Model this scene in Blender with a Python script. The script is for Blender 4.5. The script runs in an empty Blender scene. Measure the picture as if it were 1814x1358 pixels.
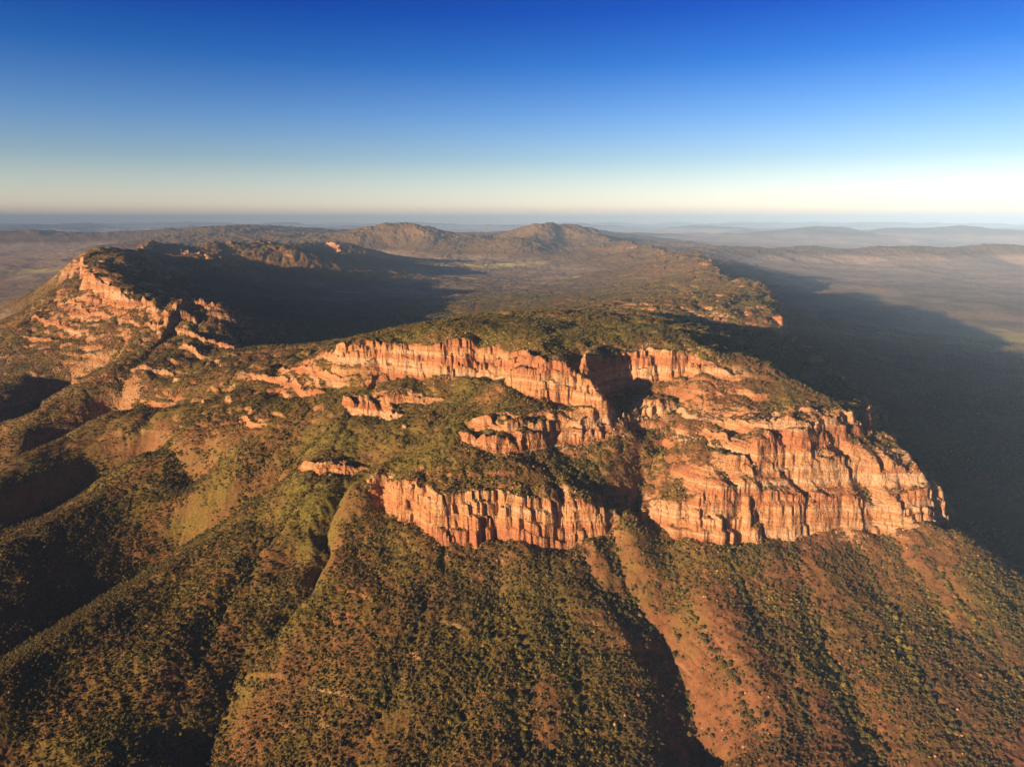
import bpy, math, random
import numpy as np

DENOISE = True
# ------------------------------------------------------------------ camera, sky, sun
scene = bpy.context.scene
PITCH = math.radians(13.6)
cam_d = bpy.data.cameras.new("camera")
cam = bpy.data.objects.new("camera", cam_d)
scene.collection.objects.link(cam)
cam.location = (0, 0, 900)
cam.rotation_euler = (math.pi/2 - PITCH, 0, 0)
cam_d.sensor_width = 36.0
cam_d.lens = 36.0*1209/1814
cam_d.clip_start = 5
cam_d.clip_end = 400000
scene.camera = cam

SUN_EL = math.radians(8.5)
SUN_TRAVEL = math.radians(37.0)          # light travels towards +x, turned this much towards +y
tv = (math.cos(SUN_TRAVEL)*math.cos(SUN_EL), math.sin(SUN_TRAVEL)*math.cos(SUN_EL), -math.sin(SUN_EL))
sun_d = bpy.data.lights.new("sun", 'SUN')
sun_d.energy = 5.0
sun_d.angle = math.radians(0.5)
sun_d.color = (1.0, 0.71, 0.41)
sun = bpy.data.objects.new("sun", sun_d)
scene.collection.objects.link(sun)
from mathutils import Vector
sun.rotation_euler = Vector(tv).to_track_quat('-Z', 'Y').to_euler()
sun.location = (-3000, -2500, 3000)

world = bpy.data.worlds.new("World")
scene.world = world
world.use_nodes = True
wn = world.node_tree; wn.nodes.clear()
def N(nt, t, **kw):
    n = nt.nodes.new(t)
    for k, v in kw.items(): setattr(n, k, v)
    return n
wo = N(wn, 'ShaderNodeOutputWorld'); bg = N(wn, 'ShaderNodeBackground')
sky = N(wn, 'ShaderNodeTexSky')
sky.sky_type = 'NISHITA'; sky.sun_disc = False
sky.sun_elevation = SUN_EL
sx, sy = -tv[0], -tv[1]
sky.sun_rotation = math.atan2(sx, sy)     # clockwise from +Y
sky.altitude = 900; sky.air_density = 1.0; sky.dust_density = 0.6; sky.ozone_density = 2.0
tc = N(wn, 'ShaderNodeTexCoord'); sp = N(wn, 'ShaderNodeSeparateXYZ')
wn.links.new(tc.outputs['Generated'], sp.inputs[0])
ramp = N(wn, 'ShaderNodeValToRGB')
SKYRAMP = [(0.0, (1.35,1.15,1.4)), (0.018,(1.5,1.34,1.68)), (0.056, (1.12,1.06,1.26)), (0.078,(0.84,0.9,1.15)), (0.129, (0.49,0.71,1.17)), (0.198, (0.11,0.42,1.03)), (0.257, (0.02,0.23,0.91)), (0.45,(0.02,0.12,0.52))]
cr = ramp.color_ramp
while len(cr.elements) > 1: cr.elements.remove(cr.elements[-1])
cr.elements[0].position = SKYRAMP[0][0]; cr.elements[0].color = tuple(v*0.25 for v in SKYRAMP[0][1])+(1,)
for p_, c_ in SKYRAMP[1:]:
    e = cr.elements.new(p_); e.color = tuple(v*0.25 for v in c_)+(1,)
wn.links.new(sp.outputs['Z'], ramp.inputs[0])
mul = N(wn, 'ShaderNodeVectorMath', operation='MULTIPLY')
sc2 = N(wn, 'ShaderNodeVectorMath', operation='SCALE'); sc2.inputs['Scale'].default_value = 3.7
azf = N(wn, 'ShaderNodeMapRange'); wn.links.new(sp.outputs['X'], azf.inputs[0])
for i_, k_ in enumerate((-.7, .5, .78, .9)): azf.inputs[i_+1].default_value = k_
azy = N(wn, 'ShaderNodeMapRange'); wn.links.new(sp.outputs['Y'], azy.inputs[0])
for i_, k_ in enumerate((-.2, .45, .25, 1.0)): azy.inputs[i_+1].default_value = k_  # unseen sky behind the camera dimmed to cut fill light
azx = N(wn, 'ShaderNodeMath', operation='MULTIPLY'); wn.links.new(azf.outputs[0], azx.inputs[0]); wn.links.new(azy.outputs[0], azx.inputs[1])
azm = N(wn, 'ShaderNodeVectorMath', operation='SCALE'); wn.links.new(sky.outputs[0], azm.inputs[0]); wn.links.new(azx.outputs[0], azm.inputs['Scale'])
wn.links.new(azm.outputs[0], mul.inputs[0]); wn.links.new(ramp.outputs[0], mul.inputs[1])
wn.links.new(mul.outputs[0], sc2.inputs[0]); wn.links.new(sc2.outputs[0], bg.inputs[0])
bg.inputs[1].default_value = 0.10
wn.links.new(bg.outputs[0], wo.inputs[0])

scene.view_settings.view_transform = 'Standard'
scene.view_settings.look = 'None'
scene.view_settings.exposure = 1.02
scene.view_settings.gamma = 1.0
scene.view_settings.use_curve_mapping = False
scene.cycles.use_denoising = DENOISE

HAZE = 2.6e-5
HAZE_COL = (0.35, 0.57, 1.0)

# --- surveyed world coordinates (metres) ---
PTS=[(-227.6,865.7,95),(-90.7,860.3,100),(36.2,854.9,105),(165.6,871.1,90),(-196.4,998.4,150),(-53.7,991.8,155),(89.8,1021.3,155),(-156.1,1152.5,205),(-7.4,1144.2,210),(109.4,1155.5,215),(-286.6,1226.3,235),(-239.7,1284.1,254.6),(-316.7,1326.5,285),(-310,1082,180),(-362,973.5,115),(-370.8,881.8,80),(343.3,844.2,115),(483.6,828.1,130),(605.9,828.1,130),(744.4,833.4,125),(367.8,985.1,160),(501.3,971.8,170),(639.8,971.8,170),(817,985.1,160),(315.8,1172.4,205),(470.6,1155.5,215),(625.3,1147.1,220),(784.4,1148.5,219.2),(247.7,1225.1,254),(926.7,1154.8,215.5),(-450.5,1280,205.9),(-498.3,1178.6,165),(-570.5,1090.1,140),(-622.3,985.9,105),(-668.6,902.7,90),(-797.3,892.6,70),(-528.2,1380.6,246.5),(-430,1394.7,293.6),(-667.2,1580.9,242.7),(-508.2,1490.3,308.4),(-393.5,1457.8,335),(-764.2,1652.5,274.9),(-678.8,1213.9,168),(-787.9,1027.7,128),(-696.2,1078.6,148),(-660.3,1656.7,319.3),(-504.3,1673.2,344.2),(-621.6,1879.6,410.6),(-801.2,1830.5,341.7),(-783.6,2169.1,430),(-825.5,1987.6,400),(-364.2,1567.5,365),(-471.3,1725.8,389.2),(-325.1,1662.2,408),(-407.9,1791.3,449.3),(-203.2,1604.8,425),(-160.5,1759,457.5),(-40.2,1749.9,475.1),(-91.9,1598.2,455.5),(-249.1,1748.8,460),(-319.3,1816.1,474.9),(-179.3,1392.7,386.2),(-106.6,1404.4,407.8),(-8.4,1380.5,403.4),(114.8,1409.6,379.9),(188.8,1405.9,368.2),(223.1,1380.6,339),(182.9,1472.5,410.9),(262.2,1487.1,406),(-222.8,1354.7,375),(-286.6,1440.3,361.9),(86.7,1348.2,364.8),(-74.7,1521.3,449.7),(120.8,1510.3,466.5),(229.4,1545.4,470.2),(286.5,1564.4,451),(17.5,1572.5,490.5),(71,1570.7,504.8),(162.8,1552.3,509.5),(-65.2,1623.9,477.1),(-10.2,1719.6,505),(259.4,1661.9,481.9),(330.3,1590.5,485.9),(405.3,1621.7,492),(294.4,1526,420.8),(352.5,1483.5,393.6),(-341.6,1973.6,573.6),(-167.6,1875.2,597.8),(-10.8,1851.2,593.9),(138.4,1775.8,591.3),(286.3,1770.6,592.2),(433.8,1767.2,592.8),(-246.6,2015.3,604.1),(-11.8,2025.2,606),(162.6,2102.8,600),(374.6,2115.2,600),(550.1,2111,590),(-440.3,1969.8,562.6),(522.4,1904.9,585),(41.4,2166.2,600),(-61.9,2009,605),(-107.1,1918.3,611.9),(-11.5,1964.8,599.9),(182.6,2134.2,608),(41,2148.8,606),(145.7,1875.3,597.8),(375.6,1850.5,601.8),(3283.9,8123.3,230),(3442.4,7728.4,250),(3682.5,7558.8,215),(2771.7,5639.7,180),(2969.8,5486.5,195),(3183.6,5537.7,170),(4177.3,8024.7,140),(3889.1,6334.2,170),(4104.3,5874.7,150),(6111.5,13095.2,190),(5633,10560.7,200),(5969.4,9950.9,160),(49,1772.7,591.9),(75.9,1706.3,586),(110.7,1686.2,575.3),(149,1722.2,580.1),(187.8,1749.7,586.9),(217.5,1693,588.4),(93.4,1628.9,570.9),(126.4,1610.8,569),(172.2,1821.9,595.6),(107.4,1755.7,591.8),(-10.7,1829.8,585),(256.2,1767.4,589.8),(322.3,1809.2,597.8),(355.3,1744.7,593.8),(396.8,1733.5,592.8),(-56.8,1833.7,584.3),(-132.6,1819.7,586.8),(-229.7,1866,580.4),(-338,1950.1,566),(-416.9,1936.8,565),(51.3,1862.4,599.9),(244.2,1912.9,599.8),(497.9,1616.4,528.7),(536.5,1606.3,521.2),(573.7,1593.5,513.1),(588.6,1554.9,495.1),(525.2,1563.7,492.8),(488.5,1576.5,496.5),(650.7,1542.9,491.4),(694.5,1553.9,495.4),(681.2,1628.3,526),(861.1,1901.8,454.9),(815.9,1666.2,466.1),(633.4,1654.2,548.7),(-953.2,3279,330),(-1106.4,2948.8,362.3),(-965.6,4039.6,300),(-794.6,4627.4,290),(-412.4,4655.2,325),(-96.4,4308.1,350),(-654.3,4209.5,310),(-1186.9,4107,290),(-1078.2,5277.3,270),(199,3289.8,480),(360.7,2842.7,530),(536.3,2659.4,545),(333.4,4338.5,400),(608.9,3817.9,460),(703.8,2898.2,530),(893.1,2736.7,527.8),(1005.3,2730.2,517.3),(1216.1,4298.8,440),(-32.4,5607.1,300),(-245.2,5206.2,300),(224.4,5129.4,330),(628.2,5326.7,330),(-804.1,6652.1,270),(-328.1,7007,265),(235.2,6652.1,270),(790.8,6731.2,290),(1255.7,6289.8,330),(1676.3,5960.2,408.4),(1638.9,5076,440),(-1725.6,6841.5,280),(-1453.4,8579.3,262),(-793.7,9072.8,262),(-55,9625.4,262),(716.3,9429.2,275),(1324,8390.2,310),(1847.9,7721.1,388.2),(-2261.4,9018.1,302.3),(-1959.1,11619.7,270),(-539.5,11619.7,270),(889.2,11750.2,310),(1626.4,10356.1,380),(1857.3,8670.4,429.9),(-2333,13877.5,314.1),(-1316.8,15167.9,320),(-80.5,14165.7,358.3),(1042,13822.8,426.4),(1556.5,12550,470),(-656.7,14240.1,525),(-1633.1,13736.3,560),(127.4,12120.3,600),(-1448.2,4280.8,300),(-1556.5,3837.6,330),(-1278.9,2902.4,420),(-2176.9,6510.5,310),(-2215.2,5525.9,354),(-2474.2,5406.7,410),(-2421.3,4855.3,460),(-2309.6,4287.1,546.4),(-2530.7,6766.4,396.8),(-2496.2,8326.8,348.1),(-2352.4,4073.4,630),(-2718.5,5975,504),(-1784.3,4614.7,330),(-1530.2,5336.4,285),(-1624.4,3400.3,480),(-3714.6,7112.7,690.2),(-3556.7,7228.5,652.3),(-2813.1,6111.3,651.7),(-2518.5,5768.1,628.8),(-3386.7,8007,638.4),(-3029.1,7670.3,625),(-2638,7107.6,599.9),(-3113.9,8524.3,635),(-2713,8026.2,625),(-2248,7342.1,590),(-2585.5,5990.7,580),(-2706,7126.5,565),(-2397.7,6861.1,389.8),(-2626.2,6589.1,410),(-2555.8,5606.6,483.1),(-2854.1,7185.8,470),(-3299.7,14229.6,604),(-2845.6,14280.1,693),(-2566.7,14347.4,759.7),(-2414.5,14488.1,815.1),(-1929.5,14342.8,782.2),(-1344.6,14236.9,660),(-884.8,14218.8,593),(-82.2,14543.7,666.3),(379.6,14270.8,738),(634.8,14336.2,816),(894.3,14230.9,772),(1183.8,14254.3,727),(1530.7,14263.2,682),(-288.7,13203.6,500),(566.7,13203.6,500),(-1892.9,13996.7,476),(-1216.6,14031.9,441.5),(4001.8,12552.4,430),(5776.5,13121.3,440),(6649.4,12552.4,430),(6798.3,12079,390),(7372.9,12060.7,410),(8276.7,12552,440),(8700.4,12285.3,440),(8772.4,11915.8,425.4),(3963.8,14690.2,420),(-14796.6,20190.7,480),(-13459.4,19659.7,460),(-12302.7,20106.5,450),(-11228.5,21152.1,460),(-7512.4,17049.3,760),(-9014.6,19380.1,680),(-8092.9,19425.3,710),(-8065.9,21881.4,600),(-7305.7,22245.4,560),(-2682.5,9000,520),(-2791.2,9923.3,560),(561,1648.5,557),(823.3,1977.7,488.5),(888.1,1969.5,473.3),(613.4,1635,538.6),(507.6,1598.7,511.8),(637.4,1580.1,502.5),(836.1,1805.5,445.8),(975.6,1966,422.6),(464.5,1533.7,473.5),(561.1,1510.4,479.9),(663.5,1422.6,498),(1012.2,1932.1,396.9),(419.6,1453.8,430.3),(382.6,1349.9,389.4),(458.1,1336.6,431.5),(343.8,1326.1,348.6),(411.9,1329.6,397.1),(579.9,1351.6,438.7),(674.4,1349.5,427),(751.8,1361.8,422.7),(804.3,1344.7,403.9),(513.8,1321.8,400),(601.1,1332.5,383.5),(696.6,1333.2,370.8),(321,1326.3,336),(840.9,1341.2,380.2),(833.9,1280.3,343.3),(872.7,2349.3,481.6),(984,2376.9,462.6),(1067.4,2382.1,449.4),(790.9,2531.1,460),(949.3,2684.2,456.1),(786.3,2750,480),(1464.1,3279,330),(1115.6,2706.4,452.5),(2040.8,3701.1,130),(1848.6,3033.9,110),(1791.7,2547.7,100),(1505.7,2168.3,100),(1596.4,1993.3,90),(1322.1,1690.2,100),(2381.4,3072.3,100),(2760.5,4138.9,110),(2637.5,5351,150),(3123.4,5422.4,140),(3644.7,5529.4,125),(3496.8,4602.1,100),(5522.6,7382.7,110),(4452.9,7813.5,160),(3427.9,7008.9,150),(2886.4,6822,170),(2107.3,5147.5,200),(2143.9,4474.9,160),(3797.9,9413,200),(5480.8,11315.1,150),(7373.6,13051.2,140),(6719.9,10354.3,130),(3770.5,10923,220),(5752.3,14339.3,180),(4330.7,13542.6,220),(8594.1,11600.1,131.1),(8668.9,18000,140),(6135.2,17052.7,180),(5680.3,20430.2,200),(5247.7,22116.1,230),(9386.6,16661.9,130),(-2097,2932.1,290),(-1914.5,2554.5,234.8),(-1856.1,2375.4,196.9),(-1872.8,2941.5,338.5),(-1606.9,2691.7,340),(-2270,3384.1,425.7),(-2029.2,3268.1,441.9),(-1538.8,2378.7,280.6),(-1347.1,2455.9,346.6),(-1286,2508.9,378),(-1121,2282.6,345.8),(-1582.6,2875.4,400.2),(-1533.1,2930.2,440.2),(-1269.4,2672.4,435.4),(-1143.4,2579.5,407.6),(-1793.6,3040.2,422.9),(-2425.5,3736.8,500.1),(-2031.3,3381.2,510.3),(-1735.6,3084.4,467.7),(-1079.4,2072.6,323.6),(-900,1875.5,344.9),(-1184.5,2061.4,289.8),(-897.6,1791,305.1),(-1016.4,1773.9,278.3),(-972.5,2364.9,408),(-2169.9,3125.8,330),(-2302,2999.8,250),(-7885.5,10623.2,110),(-7317.3,10556,115),(-13433.6,18236.9,130),(-14510.1,22181.4,140),(-5026.7,7195.8,130),(-4452.1,5917,120),(-2724.7,3585.9,276.7),(-13324.9,23259.6,140),(-900,300,60),(0,300,30),(900,300,60),(0,0,0),(-600,600,60),(0,600,45),(600,600,80),(-1300,700,70),(1300,600,60),(-2000,0,40),(2000,0,60),(0,-2000,20),(-4000,-3000,20),(4000,-3000,20),(-1900,1500,110),(-2400,2200,140),(-3200,3000,150),(-5000,3500,100),(-5000,8000,110),(-9000,9000,110),(-4200,5500,130),(1500,900,90),(1500,1500,80),(2600,1500,80),(3500,3000,90),(-3500,500,60),(-20000,10000,100),(20000,10000,100),(-40000,30000,100),(40000,30000,100),(0,58000,100),(-30000,50000,100),(30000,50000,100),(0,-30000,50),(-30000,-10000,50),(30000,-10000,50),(1250,1250,110),(1200,1370,110),(1120,1520,110),(1250,1050,110),(1050,1700,115),(-10000,17500,130),(-14000,18500,130),(5500,15500,130),(8500,15000,130),(-11000,32000,130),(-7000,30000,150),(12000,16500,130),(2500,26000,120),(-1600,1050,90),(-3100,4600,200),(-3600,6500,180),(-3900,9000,150),(-3000,13000,150),(-2000,16000,140),(1000,17000,150),(3500,14000,150),(1100,2000,150),(1000,1700,160),(1500,2600,150)]
CLIFFS=[[(-321.4,1388.6,333.1,0),(-289.4,1397.3,342.7,35),(-250.8,1375,354.2,62),(-197.2,1337.7,358.9,72),(-134.6,1301.2,361.4,92),(-77,1299,362.4,98),(-31.3,1311.9,359.5,88),(14.9,1295,357.9,84),(60.4,1284.7,348.7,88),(98.5,1288.6,336,82),(120.2,1290.3,346.4,78),(152.7,1292.5,340.5,70),(188.8,1302.1,326.4,50),(219.9,1312.6,310.4,0)],
 [(-121.7,1480.3,432.5,0),(-102.9,1449.3,441,24),(-58.1,1426.8,441.6,28),(-2.5,1420.7,439.7,28),(41.3,1444.7,438.5,28),(99.4,1472.6,434.9,28),(170.2,1479.6,435.4,28),(236.4,1495.5,441.2,26),(275.1,1532.6,435.3,0)],
 [(-98,1518.4,456,0),(-73.3,1492.5,460.9,17),(-8.8,1456.7,470.1,18),(54.5,1473.3,469.2,20),(119.8,1497.4,464.8,21),(183.9,1494.7,465.6,20),(230.3,1503.5,463,16),(252.8,1521.9,456.4,0)],
 [(-23.7,1638.7,519.3,0),(1.4,1635.8,538.5,40),(31.7,1631.3,553.6,72),(71.7,1602,565.3,88),(126,1604.2,563.5,90),(159.4,1596.9,554,84),(185.4,1548.6,540.2,60),(206.2,1518.3,507.3,30),(232.3,1519.5,470.6,0)],
 [(-539.3,1994.4,533,0),(-478.4,1920.8,557.9,38),(-426.3,1904.4,562.5,36),(-375.5,1906,563.8,38),(-356,1886.9,565.6,60),(-275.9,1859,570.5,68),(-179.2,1826.9,574.7,78),(-102.1,1816.2,571.9,82),(-74.2,1804.2,567.9,70),(-40.8,1800.8,568.6,72),(18.8,1716.9,572.3,64),(59.2,1631.7,569,30),(85.5,1607.8,565.5,0)],
 [(142.5,1640.8,567.1,0),(174.4,1615.9,574.9,60),(229.2,1670.8,575.4,88),(293.1,1717.8,576.5,90),(347.8,1703.4,582.1,90),(401.5,1687.9,582.2,66),(445.4,1690.8,572.9,45),(453.2,1643.4,566.6,30),(462.2,1630.5,546.7,0)],
 [(184.2,1496.9,463.6,0),(239.9,1528.4,477.6,30),(313.2,1569.7,477.4,36),(372.3,1595.9,484.5,24),(401.7,1602.5,475.6,0)],
 [(454.4,1635.6,559.7,0),(474.4,1640.1,568.7,22),(499.2,1628.6,561.2,16),(537.4,1616.1,549.8,10),(579.7,1618,542.4,0)],
 [(476.5,1506.5,470.3,0),(489,1465.3,476.8,16),(514.2,1411,482.3,17),(556.7,1396.2,489.2,17),(625.1,1387.3,489.4,20),(655.8,1401.9,485,18),(695.4,1410.2,488.9,20),(806.9,1485.1,484.3,26),(954.9,1722.7,420.9,0)],
 [(423,1494,444.4,0),(441.5,1446.9,449.6,14),(480.1,1373.8,453.7,19),(505.4,1344.5,455.8,22),(544,1354.9,459.8,24),(617.3,1362.3,462.3,26),(651.3,1385,457.6,18),(692.2,1397.4,465,26),(789.2,1444.2,459.5,30),(948.1,1682,387,0)],
 [(265.7,1336.6,299.7,0),(281.6,1330.1,315.3,30),(319.1,1314.8,324.5,48),(361.5,1299.9,334.8,62),(393.4,1294.7,354.3,86),(425.3,1289,366.5,104),(462.4,1296.3,358.6,94),(510.1,1301.3,358.9,84),(569.2,1304.4,355.2,76),(607.6,1311.3,347.3,66),(654.4,1310.9,342.5,56),(722.7,1307.2,339.1,48),(779,1305.5,344.8,52),(824,1305.7,354.6,68),(869.4,1324.7,359.2,84),(896.2,1331,346.6,70),(912.6,1319.2,313.8,30),(947.6,1332.2,263,0)],
 [(414.1,1336.7,394.4,0),(447.4,1335.3,413.5,20),(502.7,1328,419.9,34),(579.4,1347.7,427.7,44),(637,1343.7,422.8,44),(702.5,1355.1,410.1,38),(769.5,1347.1,409.2,30),(842.9,1349.9,401.9,20),(1022.1,1591.6,309.8,0)],
 [(-457.4,1789.9,433.9,0),(-434.8,1759.3,437.2,28),(-383.4,1741.5,428,32),(-333.9,1713.7,420.3,34),(-300.7,1690.3,417.8,30),(-278.1,1683,409.4,0)],
 [(-407.5,1789.6,449.8,0),(-385.8,1840.7,477.2,20),(-341.3,1857,489.6,24),(-298.1,1831.5,487.3,20),(-265.9,1819.3,471,0)],
 [(-375.9,1743.9,438.2,0),(-337.2,1738.3,447.4,14),(-277.7,1738,447.4,16),(-201.6,1722.1,451.6,12),(-156.7,1713.9,453.7,0)],
 [(-523.9,1577.8,314.9,0),(-491.6,1532,346.1,16),(-431.3,1506.8,346.9,24),(-377.9,1502.5,340.1,22),(-332.6,1505.8,337.4,0)],
 [(-910.9,2208.4,411.9,0),(-827.7,2136.4,418.6,12),(-723.8,2044.1,425.1,20),(-593.2,1898.4,435.7,24),(-532,1850.9,434.3,10),(-495.4,1830.5,431.4,0)],
 [(-799.7,2217.8,438.6,0),(-732,2126.6,442.9,10),(-569.9,1938.1,466.6,14),(-488.3,1873.2,464.8,14),(-418,1842.4,465.6,0)],
 [(-783.9,1851.4,360.3,0),(-751.1,1829.6,366.6,14),(-691.7,1774.4,366.8,14),(-652.6,1749.9,366.3,0)],
 [(-3054.1,4934.9,664.1,0),(-2858.1,4588.8,658.6,40),(-2385.4,3860.7,656.5,75),(-2162.3,3562.2,640.9,80),(-2024,3417.5,612.6,60),(-1862.5,3223.2,581.6,60),(-1789,3162.9,545.9,24),(-1737.7,3151.4,531.6,0)],
 [(-1718.3,3155.3,536.4,0),(-1697.3,3157.5,546.5,36),(-1610,3053.9,527.9,34),(-1573.8,3043.2,511.5,0)],
 [(-1556.1,3016.9,507.3,0),(-1471.8,2977.7,532.2,50),(-1474,3064.8,546.8,45),(-1418.7,3084.1,552.2,42),(-1347.7,3065.6,546.7,26),(-1279.8,3016.1,514.9,0)],
 [(-1635.7,3013.4,457.5,0),(-1569.6,2957.5,455.8,18),(-1451.7,2914.1,442.7,18),(-1318.8,2831.8,431.7,18),(-1146.4,2696.4,419.8,16),(-1043.9,2604.2,411.8,0)],
 [(-2510.8,3478.6,389.2,0),(-2516.1,3553,402,14),(-2291.8,3369.5,405.2,16),(-2075.2,3200.6,397.7,16),(-1866.8,3029.6,399,0)],
 [(-2439.5,3325.6,344.4,0),(-2387.5,3311.4,346.8,16),(-2219.9,3205.4,348.2,16),(-2100.4,3142.8,340.3,0)],
 [(-2478.4,3690,459.5,0),(-2375.6,3601.5,461.1,16),(-2078.4,3310.9,469.1,16),(-1885.3,3165.8,466.8,12),(-1793.8,3118.7,462.9,0)],
 [(-1399.6,2745.8,394.7,0),(-1348.5,2735.8,396.5,16),(-1235.5,2636.2,392.3,20),(-1146.9,2557.3,385.6,0)],
 [(-1498,2559.6,349.8,0),(-1428.1,2530.7,351.7,12),(-1294.9,2478,352.3,14),(-1215.1,2441.8,349.7,0)],
 [(-3054.9,5725.3,658.3,0),(-3562.3,6740.3,669.1,60),(-3644,7040.5,681.1,50),(-3545.7,7089.3,657.1,0)],
 [(-3376.3,6892.5,553.9,0),(-3443.3,7158.9,586.3,70),(-3153.7,6778.4,570.5,70),(-2680,6002.7,521.5,20),(-2459.5,5623.7,509.1,0)],
 [(-3170.9,7383.4,600,0),(-3375.9,7976.9,620.4,50),(-3311.4,8025.7,625,30),(-2966.6,7430,610,0)],
 [(-2912.6,7685.4,600,0),(-3061.4,8357,620.3,40),(-2978.4,8508.4,622,30),(-2665.4,7879.4,605,0)],
 [(-2666.9,8488.3,555.1,0),(-2755.5,9395.9,600.4,60),(-2583.6,9609.3,608.9,70),(-2303,9254.4,582.9,80),(-1971.1,8453.5,529.6,0)],
 [(1106.7,2738.7,488.6,0,1),(1101.4,2772.1,511.5,60,1),(1156.2,2974.7,520.2,150,1),(1257,3299.5,519.7,180,1),(1396.2,3691.8,520.1,180,1),(1507.5,4030.5,524.9,180,1),(1509.6,4197.7,529.9,120,1),(1501.1,4455.8,539.7,90,1),(1457.1,4519.9,519.9,60,1),(1447.9,4671.4,514.7,90,1),(1516.9,5106.2,520.3,180,1),(1633.6,5572.9,539.6,220,1),(1762.1,6126.3,558,220,1),(1925.2,7002.7,559.6,180,1),(1915.2,7480.5,560.3,150,1),(1894.3,7959.1,557.6,100,1),(1946.2,8784.7,557.1,100,1),(1870.8,9493.8,559.6,120,1),(1853.5,10501.1,590.2,160,1),(1817.8,11065.8,599.8,160,1),(1811.6,12955.5,610,100,1),(1780.5,15424.2,640,100,1),(1482.7,19773.6,660,0,1)],
 [(54.4,2848.7,519.7,0),(218,2826.6,529.7,12),(328.7,2770.7,534.8,12),(370.1,2736,534.8,0)],
 [(899.5,1283.5,298.7,0,1),(912.8,1347.1,333.5,40,1),(897.2,1364.2,371.3,60,1),(863.4,1365.2,402.6,60,1),(842.4,1406.9,419.8,60,1),(923.7,1620.4,391.2,60,1),(973.9,1747.1,406.3,60,1),(930.2,1719.6,452.2,60,1),(916.5,1788.6,478.2,60,1),(884.8,1822.9,495.5,60,1),(846.8,1845.1,508.2,50,1),(843.7,1913.5,515.1,30,1),(801.3,1929.5,518.5,0,1)]]
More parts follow.
